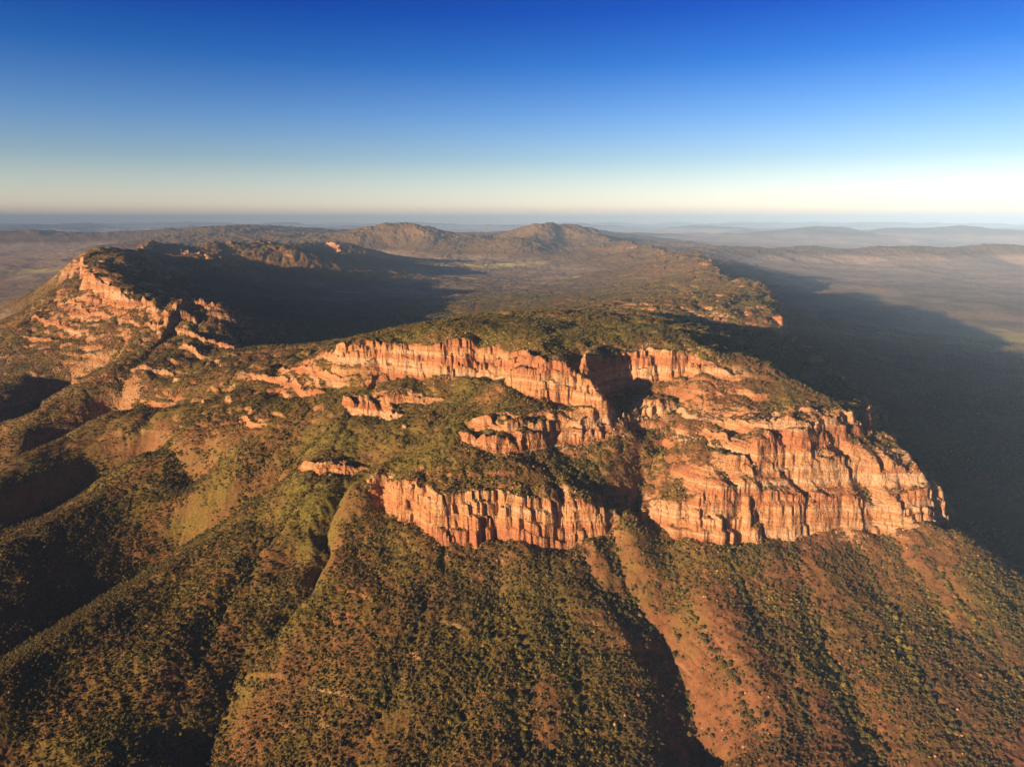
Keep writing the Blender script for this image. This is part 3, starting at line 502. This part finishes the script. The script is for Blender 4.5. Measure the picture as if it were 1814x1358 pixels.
    plain = mixc(nt, mth(nt, 'MULTIPLY', bush, .7), plain, (.05, .05, .028))
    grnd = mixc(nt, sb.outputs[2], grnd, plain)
    grnd = mixc(nt, sb.outputs[1], grnd, (.62, .54, .16))
    # rock shows on steep faces
    steep = mth(nt, 'ADD', sn.outputs[2], mth(nt, 'MULTIPLY', mth(nt, 'SUBTRACT', nf, .5), .35))
    steep = mth(nt, 'ADD', steep, mth(nt, 'MULTIPLY', mth(nt, 'SUBTRACT', nb, .5), .3))
    pdist0 = 0
    ca = mth(nt, 'MULTIPLY', mth(nt, 'MAXIMUM', mth(nt, 'SUBTRACT', at.outputs['Alpha'], 1.0), 0.0), .17)
    rf = mth(nt, 'MULTIPLY', rng_(nt, mth(nt, 'SUBTRACT', steep, ca), .80, .70), mth(nt, 'MINIMUM', at.outputs['Alpha'], 1.0))
    rf2 = mth(nt, 'MULTIPLY', sa.outputs[0], rng_(nt, steep, .97, .84))
    rf = mth(nt, 'MAXIMUM', rf, rf2)
    col = mixc(nt, rf, grnd, rock)
    nt.links.new(col, bs.inputs['Base Color'])
    # relief
    bh = mth(nt, 'ADD', mth(nt, 'MULTIPLY', nf, 5.0), mth(nt, 'MULTIPLY', noi(nt, scaled(nt, pos, (1/5., 1/5., 1/26.)), 1.0, 4, .6), 4.0))
    bh = mth(nt, 'ADD', bh, mth(nt, 'MULTIPLY', beds, 3.5))
    bh = mth(nt, 'ADD', bh, mth(nt, 'MULTIPLY', joint, .9))
    bh = mth(nt, 'MULTIPLY', bh, rf)
    bh = mth(nt, 'ADD', bh, mth(nt, 'MULTIPLY', s3, 1.3))
    bh = mth(nt, 'ADD', bh, mth(nt, 'MULTIPLY', mth(nt, 'MULTIPLY', bush, farm), 3.0))
    bu = N(nt, 'ShaderNodeBump'); bu.inputs['Strength'].default_value = 0.9; bu.inputs['Distance'].default_value = 1.0
    nt.links.new(bh, bu.inputs['Height']); nt.links.new(bu.outputs[0], bs.inputs['Normal'])
    nt.links.new(bs.outputs[0], out.inputs[0])
    return m
MT = terrain_material()

# ------------------------------------------------------------------ terrain meshes
def zone_of(zx, zy, rx, ry): return np.exp(-((gx-zx)/rx)**2-((gy-zy)/ry)**2)
masks = np.zeros((len(gx), 4), np.float32)
cz = np.clip(zones['crag']*1.4, 0, 1)
masks[:, 3] = cz + np.clip(np.maximum(prox, zones['terrace']*.9)+sst(H, 420, 520)*sst(grr, 2500, 4000)*.7*(1-.75*sst(grr, 7000, 9500))+.5*np.clip(zones['fan'], 0, 1)*ledge2, 0, 1)
masks[:, 0] = cliff; masks[:, 1] = np.clip(zones['green'], 0, 1); masks[:, 2] = np.clip(zones['bare'], 0, 1)
mf = np.zeros((len(gx), 4), np.float32); mf[:, 3] = 1
mf[:, 0] = sst(grr, 2200, 3000)
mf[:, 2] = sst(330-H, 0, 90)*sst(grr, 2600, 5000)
mead = sst(zones['meadow']+.35*fbm(gx, gy, 300, 3, 91), .5, .75)*sst(grr, 2600, 4000)*.8*sst(380-H, 0, 50)
mf[:, 1] = mead
idx = np.arange(nR*nT).reshape(nR, nT)
quads = np.stack([idx[:-1, :-1], idx[:-1, 1:], idx[1:, 1:], idx[1:, :-1]], -1)    # faces up? checked below
qr = (RR[:-1]+RR[1:])/2; qt = (TH[:-1]+TH[1:])/2
QX = qr[:, None]*np.sin(qt)[None]; QY = qr[:, None]*np.cos(qt)[None]
QR = np.repeat(qr[:, None], nT-1, 1)
Hq = H.reshape(nR, nT); HQ = (Hq[:-1, :-1]+Hq[1:, 1:])/2
TQ = np.degrees(np.repeat(qt[None], nR-1, 0))
base_r = np.interp(qt, np.radians([-14, -6, 6, 12, 20, 37]), [1340, 1310, 1330, 1330, 1370, 1400])
reg = np.zeros(QX.shape, np.int8)                                        # 0 hill_slopes
reg[(TQ > -14.5) & (TQ < 38) & (QR > base_r[None]) & (HQ > 215) & (QR < 2300)] = 1        # bluff
right_edge = np.interp(QY, [0, 1300, 1500, 2400, 3800, 5300, 8200, 13000], [1500, 900, 860, 1080, 1500, 1850, 1750, 2600])
reg[(QR >= 1950) & (TQ <= -14.5) | (QR >= 2300) & (TQ < 0)] = 2                    # mountain_ridge
reg[(QR >= 2300) & (QX < right_edge) & (QX > -1900) & (HQ < 430)] = 3              # basin_floor
reg[(QR >= 2300) & (QX < right_edge) & (QX > 0) & (HQ >= 430)] = 2
reg[(QR > 9000) & (HQ > 430) & (np.abs(TQ) < 22)] = 4                              # mountain_range
reg[(QX >= right_edge) & (QR > 1250) & (HQ < 330) | (QX >= right_edge) & (QR > 2300) | (TQ < -18) & (QR > 4800) & (HQ < 330) | (QR > 15500)] = 5   # plain
reg[(QR > 8000) & (HQ > 300) & (TQ > 12)] = 6
reg[(QR > 9500) & (HQ > 330) & (TQ < -12)] = 6                                      # distant_hills
def build(name, sel):
    f = quads[sel]
    used = np.zeros(nR*nT, bool); used[f.ravel()] = True
    remap = np.cumsum(used)-1
    vi = np.nonzero(used)[0]; f = remap[f][:, ::-1]
    me = bpy.data.meshes.new(name)
    nv, nf = len(vi), len(f)
    me.vertices.add(nv); me.loops.add(nf*4); me.polygons.add(nf)
    co = np.stack([gx[vi], gy[vi], H[vi]], 1).astype(np.float32)
    me.vertices.foreach_set('co', co.ravel())
    me.loops.foreach_set('vertex_index', f.ravel().astype(np.int32))
    me.polygons.foreach_set('loop_start', np.arange(0, nf*4, 4, dtype=np.int32))
    me.polygons.foreach_set('loop_total', np.full(nf, 4, np.int32))
    me.polygons.foreach_set('use_smooth', np.ones(nf, bool))
    for an, arr in (('masks', masks), ('masks_far', mf)):
        a = me.attributes.new(an, 'FLOAT_COLOR', 'POINT'); a.data.foreach_set('color', arr[vi].ravel())
    me.update()
    me.materials.append(MT)
    o = bpy.data.objects.new(name, me); scene.collection.objects.link(o); o['kind'] = 'structure'
    return o
for k_, (nm_, lb_) in enumerate((('hill_slopes', 'scrubby spurs and gullied slopes falling towards the camera'),
        ('bluff', 'flat topped sandstone bluff with stacked orange cliffs'), ('mountain_ridge', 'dark tilted ridge with sunlit scarps'),
        ('basin_floor', 'shaded wooded floor of the great basin'), ('mountain_range', 'hazy peaks of the far rim'),
        ('plain', 'wide hazy plain under the range'), ('distant_hills', 'faint blue hills on the horizon'))):
    if (reg == k_).any(): build(nm_, reg == k_)['label'] = lb_

# ------------------------------------------------------------------ vegetation
def bush_mesh(name, seed, n_lobes=5, leaves=70, trunk=False):
    """rounded crown of several lumpy lobes with leaf sprays standing out of it; unit radius, base at z = 0"""
    import bmesh
    from mathutils import Matrix
    R = random.Random(seed); bm = bmesh.new()
    for k in range(n_lobes):
        a = R.uniform(0, 6.28); d = R.uniform(.2, .55) if k else 0
        r = R.uniform(.38, .58) if k else .62
        c = Vector((d*math.cos(a), d*math.sin(a), R.uniform(.45, .95) if k else .72))
        g = bmesh.ops.create_icosphere(bm, subdivisions=1, radius=r)
        for v in g['verts']:
            q = 1+R.uniform(-.24, .24); v.co = Vector((v.co.x*q, v.co.y*q, v.co.z*q*.82))+c
    for k in range(leaves):
        a = R.uniform(0, 6.28); e = R.uniform(-.3, 1.5); r = R.uniform(.75, 1.08)
        c = Vector((r*math.cos(a)*math.cos(e), r*math.sin(a)*math.cos(e), .7+.62*r*math.sin(e)))
        s = R.uniform(.09, .2)
        u = Vector((R.gauss(0, 1), R.gauss(0, 1), R.gauss(0, 1))).normalized()*s
        w = u.cross(Vector((R.gauss(0, 1), R.gauss(0, 1), R.gauss(0, 1)))).normalized()*s
        vs = [bm.verts.new(c+p) for p in (u, w, -u, -w)]
        bm.faces.new(vs)
    me = bpy.data.meshes.new(name); bm.to_mesh(me); bm.free(); return me
def foliage_mat(name, cols, per_leaf=0.5):
    m, nt = mat_new(name); out = N(nt, 'ShaderNodeOutputMaterial'); bs = N(nt, 'ShaderNodeBsdfPrincipled')
    bs.inputs['Roughness'].default_value = .8; bs.inputs['Specular IOR Level'].default_value = .15
    oi = N(nt, 'ShaderNodeObjectInfo')
    r = N(nt, 'ShaderNodeValToRGB'); c = r.color_ramp; c.interpolation = 'LINEAR'
    while len(c.elements) > 1: c.elements.remove(c.elements[-1])
    c.elements[0].position = 0; c.elements[0].color = cols[0]+(1,)
    for i, k in enumerate(cols[1:]):
        e = c.elements.new((i+1)/(len(cols)-1)); e.color = k+(1,)
    nt.links.new(oi.outputs['Random'], r.inputs[0])
    g = N(nt, 'ShaderNodeNewGeometry')
    n1 = noi(nt, g.outputs['Position'], 1/260., 4, .6)
    col = mixc(nt, rng_(nt, n1, .38, .62), r.outputs[0], (.13, .10, .04))
    n2 = noi(nt, g.outputs['Position'], 1.2, 2, .6)
    dk = N(nt, 'ShaderNodeVectorMath', operation='SCALE'); nt.links.new(col, dk.inputs[0]); nt.links.new(rng_(nt, n2, .3, .7, .65, 1.35), dk.inputs['Scale'])
    nt.links.new(dk.outputs[0], bs.inputs['Base Color']); nt.links.new(bs.outputs[0], out.inputs[0])
    return m
MF = foliage_mat('olive_foliage', [(.04, .05, .016), (.07, .078, .022), (.12, .115, .028), (.17, .155, .032), (.10, .08, .034), (.28, .22, .045), (.38, .29, .055)])
MB, ntb = mat_new('grey_brown_bark')
_o = N(ntb, 'ShaderNodeOutputMaterial'); _b = N(ntb, 'ShaderNodeBsdfPrincipled'); _g = N(ntb, 'ShaderNodeNewGeometry')
ntb.links.new(mixc(ntb, noi(ntb, _g.outputs['Position'], 2.5, 3), (.09, .065, .045), (.2, .16, .12)), _b.inputs['Base Color']); _b.inputs['Roughness'].default_value = .9
ntb.links.new(_b.outputs[0], _o.inputs[0])

RV = np.random.RandomState(5)
def scatter(n, r0, r1, power=1.0):
    """uniform over area between two ranges"""
    r = np.sqrt(RV.rand(n)*(r1*r1-r0*r0)+r0*r0); t = np.radians(RV.uniform(-41, 41, n))
    return r*np.sin(t), r*np.cos(t), r
def slope_of(x, y, e=4.0):
    a = sample(x+e, y, H)-sample(x-e, y, H); b = sample(x, y+e, H)-sample(x, y-e, H)
    return np.hypot(a, b)/(2*e)
def zone_at(k, x, y):
    w = np.zeros(len(x))
    for kk, zx, zy, rx, ry in ZONES:
        if kk == k: w += np.exp(-((x-zx)/rx)**2-((y-zy)/ry)**2)
    return np.clip(w, 0, 1)
veg = []
for cnt, r0, r1, s0, s1 in ((190000, 620, 2300, 1.0, 3.1), (260000, 620, 1900, .6, 1.25), (210000, 2300, 5600, 1.6, 3.5)):
    x, y, r = scatter(cnt, r0, r1)
    sl = slope_of(x, y, 4.0 if r1 < 3000 else 9.0)
    dens = 0.8 + 0.8*fbm(x, y, 110, 3, 81) - 0.15*zone_at('bare', x, y)
    if s1 < 2: dens = dens+.1-.35*zone_at('crag', x, y)
    else: dens = dens - 0.8*zone_at('green', x, y)*np.where(r < 1900, 1, 0) - .5*zone_at('crag', x, y) - .45*zone_at('smooth', x, y)
    dens = np.clip(dens, .22, 1)*(.12+.88*sst(1.3-sl, 0.0, .6))*(sl < 2.6)
    k = RV.rand(cnt) < dens
    x, y, r = x[k], y[k], r[k]
    s = s0+(s1-s0)*RV.rand(len(x))**2.0
    veg.append(np.stack([x, y, sample(x, y, H)-0.12*s, s], 1))
for L in CREASES:                                   # trees crowd the creek beds
    if L[1][3] < 0 or L[1][1] > 3500: continue
    for (ax, ay, az, d0, w0), (bx, by, bz, d1, w1) in zip(L[:-1], L[1:]):
        n_ = int(math.hypot(bx-ax, by-ay)*.55); t = RV.rand(n_); w_ = (w0+(w1-w0)*t)*.28*RV.randn(n_)
        l_ = math.hypot(bx-ax, by-ay)+1e-6
        x = ax+(bx-ax)*t-(by-ay)/l_*w_; y = ay+(by-ay)*t+(bx-ax)/l_*w_; s = RV.uniform(1.8, 4.2, n_)
        k = slope_of(x, y) < 1.2; x, y, s = x[k], y[k], s[k]
        veg.append(np.stack([x, y, sample(x, y, H)-.12*s, s], 1))
V = np.concatenate(veg)
# the largest in view become trees of their own
cp, sp_ = math.cos(PITCH), math.sin(PITCH)
dz = V[:, 2]-900; dep = V[:, 1]*cp-dz*sp_; px_ = 512+682.5*V[:, 0]/dep; py_ = 383.3-682.5*(V[:, 1]*sp_+dz*cp)/dep
inv = (px_ > 6) & (px_ < 1018) & (py_ > 0) & (py_ < 756)
sizepx = np.where(inv & (V[:, 3] > 2.0), V[:, 3]/dep, 0)
order = np.argsort(-sizepx)[:298]
single = V[order]; rest = np.delete(V, order, 0)
spx, spy = px_[order], py_[order]

protos = bpy.data.collections.new('bush_shapes')
for k in range(6):
    me = bush_mesh('bush_shape', 100+k); me.materials.append(MF)
    protos.objects.link(bpy.data.objects.new('bush_shape', me))
pm = bpy.data.meshes.new('scrub')
pm.vertices.add(len(rest)); pm.vertices.foreach_set('co', rest[:, :3].astype(np.float32).ravel())
a = pm.attributes.new('sz', 'FLOAT', 'POINT'); a.data.foreach_set('value', rest[:, 3].astype(np.float32))
scrub = bpy.data.objects.new('scrub', pm); scene.collection.objects.link(scrub); pm.materials.append(MF)
scrub['kind'] = 'stuff'; scrub['label'] = 'olive and brown scrub scattered all over the slopes and plateau'; scrub['category'] = 'scrub'
ng = bpy.data.node_groups.new('scrub_scatter', 'GeometryNodeTree')
ng.interface.new_socket('Geometry', in_out='INPUT', socket_type='NodeSocketGeometry')
ng.interface.new_socket('Geometry', in_out='OUTPUT', socket_type='NodeSocketGeometry')
gi = ng.nodes.new('NodeGroupInput'); go = ng.nodes.new('NodeGroupOutput')
mp = ng.nodes.new('GeometryNodeMeshToPoints'); ip = ng.nodes.new('GeometryNodeInstanceOnPoints'); ci_ = ng.nodes.new('GeometryNodeCollectionInfo')
ci_.inputs['Collection'].default_value = protos; ci_.inputs['Separate Children'].default_value = True; ci_.inputs['Reset Children'].default_value = True
na = ng.nodes.new('GeometryNodeInputNamedAttribute'); na.data_type = 'FLOAT'; na.inputs[0].default_value = 'sz'
rv = ng.nodes.new('FunctionNodeRandomValue'); rv.data_type = 'FLOAT_VECTOR'
rv.inputs[0].default_value = (-.12, -.12, 0); rv.inputs[1].default_value = (.12, .12, 6.28)
cb = ng.nodes.new('ShaderNodeCombineXYZ'); rz = ng.nodes.new('FunctionNodeRandomValue'); rz.data_type = 'FLOAT'; rz.inputs[2].default_value = .75; rz.inputs[3].default_value = 1.3
mm = ng.nodes.new('ShaderNodeMath'); mm.operation = 'MULTIPLY'
ng.links.new(gi.outputs[0], mp.inputs[0]); ng.links.new(mp.outputs[0], ip.inputs['Points']); ng.links.new(ci_.outputs[0], ip.inputs['Instance'])
ip.inputs['Pick Instance'].default_value = True
ng.links.new(rv.outputs[0], ip.inputs['Rotation'])
so = [o_ for o_ in na.outputs if o_.enabled][0]
rzo = [o_ for o_ in rz.outputs if o_.enabled][0]
ng.links.new(so, cb.inputs[0]); ng.links.new(so, cb.inputs[1]); ng.links.new(so, mm.inputs[0]); ng.links.new(rzo, mm.inputs[1]); ng.links.new(mm.outputs[0], cb.inputs[2])
ng.links.new(cb.outputs[0], ip.inputs['Scale']); ng.links.new(ip.outputs[0], go.inputs[0])
md = scrub.modifiers.new('scatter', 'NODES'); md.node_group = ng
print('SCRUB', len(rest))

MR, ntr = mat_new('weathered_boulder_rock')
_o = N(ntr, 'ShaderNodeOutputMaterial'); _b = N(ntr, 'ShaderNodeBsdfPrincipled'); _g = N(ntr, 'ShaderNodeNewGeometry')
_b.inputs['Roughness'].default_value = .95; _b.inputs['Specular IOR Level'].default_value = .1
_n = noi(ntr, _g.outputs['Position'], .35, 5, .65)
ntr.links.new(mixc(ntr, rng_(ntr, _n, .35, .65), (.45, .21, .12), (.62, .38, .24)), _b.inputs['Base Color'])
_u = N(ntr, 'ShaderNodeBump'); _u.inputs['Distance'].default_value = 1.2; ntr.links.new(_n, _u.inputs['Height']); ntr.links.new(_u.outputs[0], _b.inputs['Normal'])
ntr.links.new(_b.outputs[0], _o.inputs[0])
MT_ROCK = MR

# ------------------------------------------------------------------ single trees
def trunk_mesh(seed):
    import bmesh
    R = random.Random(seed); bm = bmesh.new()
    def limb(p, q, r0, r1, n=6):
        a = Vector(p); b = Vector(q); ax = (b-a).normalized(); u = ax.orthogonal().normalized(); w = ax.cross(u)
        r_ = []
        for c, r in ((a, r0), ((a+b)/2+Vector((R.uniform(-.04, .04), R.uniform(-.04, .04), 0)), (r0+r1)/2), (b, r1)):
            r_.append([bm.verts.new(c+(u*math.cos(k*2*math.pi/n)+w*math.sin(k*2*math.pi/n))*r) for k in range(n)])
        for i in range(2):
            for k in range(n): bm.faces.new((r_[i][k], r_[i][(k+1) % n], r_[i+1][(k+1) % n], r_[i+1][k]))
        bm.faces.new(r_[0][::-1]); bm.faces.new(r_[2])
    limb((0, 0, -.25), (0.02, 0, .55), .085, .06)
    for k in range(4):
        a = k*1.57+R.uniform(-.4, .4)
        limb((0.02, 0, .45+.05*k), (.48*math.cos(a), .48*math.sin(a), .85+R.uniform(0, .25)), .05, .02)
    me = bpy.data.meshes.new('trunk'); bm.to_mesh(me); bm.free(); me.materials.append(MB); return me
crowns = []; trunks = []
for k in range(6):
    me = bush_mesh('crown', 300+k, 7, 150); me.materials.append(MF)
    for v in me.vertices: v.co.z += .12
    crowns.append(me); trunks.append(trunk_mesh(400+k))
AREAS = [
 ('olive shrub tree on the long rounded spur left of the dark lower creek', 'shrub trees on the spur left of the creek'),
 ('dark shrub tree down in the shaded lower creek between two spurs', 'shrub trees in the lower creek'),
 ('golden green shrub tree on the slope just right of the dark lower creek', 'shrub trees right of the creek'),
 ('olive shrub tree on the centre slope straight below the lower cliff', 'shrub trees on the centre slope'),
 ('dark olive shrub tree on the shaded side of the deep gully', 'shrub trees on the shaded gully side'),
 ('sunlit shrub tree on the bare red bank of the deep gully', 'shrub trees on the red gully bank'),
 ('green shrub tree on the red slope below the right cliff, well right of the gully', 'shrub trees on the red slope'),
 ('shrub tree on the far right foreground slope beside the shaded plain', 'shrub trees on the far right slope'),
]
protot = {}
for i, (x, y, z, s) in enumerate(single):
    qx, qy = spx[i]*1814/1024, spy[i]*1358/766
    k = int(np.searchsorted([330-(qy-1250)*.2, 440-(qy-1200)*.3, 720, 1000, 1190+(qy-1160)*.25, 1340+(qy-1160)*.15, 1620], qx))
    if k not in protot:
        e = bpy.data.objects.new('shrub_tree', None); scene.collection.objects.link(e)
        c1 = bpy.data.objects.new('crown', crowns[0]); c2 = bpy.data.objects.new('trunk', trunks[0])
        for c_ in (c1, c2): scene.collection.objects.link(c_); c_.parent = e
        e['label'], e['group'] = AREAS[k]; e['category'] = 'tree'
        protot[k] = (e, c1, c2)
    else:
        e0, a0, b0 = protot[k]
        e = e0.copy(); scene.collection.objects.link(e)
        c1 = a0.copy(); c2 = b0.copy()
        for c_ in (c1, c2): scene.collection.objects.link(c_); c_.parent = e
    j = int(RV.randint(6)); c1.data = crowns[j]; c2.data = trunks[j]
    e.location = (x, y, z+.1*s); s *= 1.15
    e.scale = (s, s, s*RV.uniform(.95, 1.3)); e.rotation_euler = (0, 0, RV.uniform(0, 6.28))

# ------------------------------------------------------------------ fallen rock under the cliffs
import bmesh as _bm
rocks_c = bpy.data.collections.new('rock_shapes'); RK = random.Random(77)
MRK = MT_ROCK
for k in range(5):
    b_ = _bm.new(); _bm.ops.create_icosphere(b_, subdivisions=1, radius=1)
    for v in b_.verts: v.co = Vector((v.co.x*RK.uniform(.7, 1.25), v.co.y*RK.uniform(.7, 1.2), v.co.z*RK.uniform(.55, 1.0)))
    me = bpy.data.meshes.new('fallen_rock'); b_.to_mesh(me); b_.free(); me.materials.append(MRK)
    rocks_c.objects.link(bpy.data.objects.new('fallen_rock', me))
x, y, r = scatter(420000, 700, 2100)
pr = sample(x, y, prox); sl = slope_of(x, y)
k = (RV.rand(len(x)) < pr*.22*np.clip(.4+2*perlin(x/40, y/40, 99), 0, 1)) & (sl < 1.3)
k |= (RV.rand(len(x)) < .012) & (zone_at('crag', x, y) > .2)
k |= RV.rand(len(x)) < .0015+.008*zone_at('bare', x, y)
x, y, r = x[k], y[k], r[k]; s = .5+2.6*RV.rand(len(x))**3.5
rkm = bpy.data.meshes.new('rubble'); rkm.vertices.add(len(x))
rkm.vertices.foreach_set('co', np.stack([x, y, sample(x, y, H)+.1*s], 1).astype(np.float32).ravel())
a = rkm.attributes.new('sz', 'FLOAT', 'POINT'); a.data.foreach_set('value', s.astype(np.float32))
rub = bpy.data.objects.new('rubble', rkm); scene.collection.objects.link(rub); rkm.materials.append(MRK)
rub['kind'] = 'stuff'; rub['label'] = 'loose fallen sandstone rubble under the cliffs'
ng2 = ng.copy()
for n_ in ng2.nodes:
    if n_.bl_idname == 'GeometryNodeCollectionInfo': n_.inputs['Collection'].default_value = rocks_c
rub.modifiers.new('scatter', 'NODES').node_group = ng2
print('RUBBLE', len(x))

# ------------------------------------------------------------------ boulders that stand out
def boulder(x, y, rx, rz, seed, name, label, cat, lumps=3, lean=0.0):
    import bmesh
    R = random.Random(seed); bm = bmesh.new()
    for k in range(lumps):
        g = bmesh.ops.create_icosphere(bm, subdivisions=3, radius=1)
        c = Vector((R.uniform(-.45, .45), R.uniform(-.4, .4), R.uniform(-.2, .35))) if k else Vector((0, 0, 0))
        f = R.uniform(.55, .8) if k else 1
        pl_ = [Vector((R.gauss(0, 1), R.gauss(0, 1), R.gauss(0, 1))).normalized() for _ in range(9)]
        for v in g['verts']:
            p = v.co.copy(); d = 1.0
            for n_ in pl_:
                q = p.dot(n_)
                if q > .72: d = min(d, .72/q)
            p = p*d*f*(1+R.uniform(-.025, .025))+c
            v.co = Vector((p.x*rx+lean*p.z*rz, p.y*rx, p.z*rz))
    me = bpy.data.meshes.new(name); bm.to_mesh(me); bm.free(); me.materials.append(MR)
    o = bpy.data.objects.new(name, me); scene.collection.objects.link(o)
    o.location = (x, y, float(sample(np.array([x]), np.array([y]), H)[0])+rz*.35)
    o['label'] = label; o['category'] = cat
for b_ in BOULDERS: boulder(*b_)

# ------------------------------------------------------------------ haze
if HAZE > 0:
    import bmesh
    bm = bmesh.new(); bmesh.ops.create_cube(bm, size=1.0)
    zlo, zhi = float(H.min())-1, max(1200.0, float(H.max())+5)
    for v in bm.verts: v.co = Vector((v.co.x*184000, v.co.y*184000, zlo if v.co.z < 0 else zhi))
    me = bpy.data.meshes.new('haze'); bm.to_mesh(me); bm.free()
    hz = bpy.data.objects.new('haze', me); scene.collection.objects.link(hz); hz['kind'] = 'stuff'
    m, nt = mat_new('pale_haze'); out = N(nt, 'ShaderNodeOutputMaterial'); vp = N(nt, 'ShaderNodeVolumePrincipled')
    vp.inputs['Color'].default_value = HAZE_COL+(1,); vp.inputs['Density'].default_value = HAZE; vp.inputs['Anisotropy'].default_value = -0.36
    nt.links.new(vp.outputs[0], out.inputs['Volume']); me.materials.append(m)
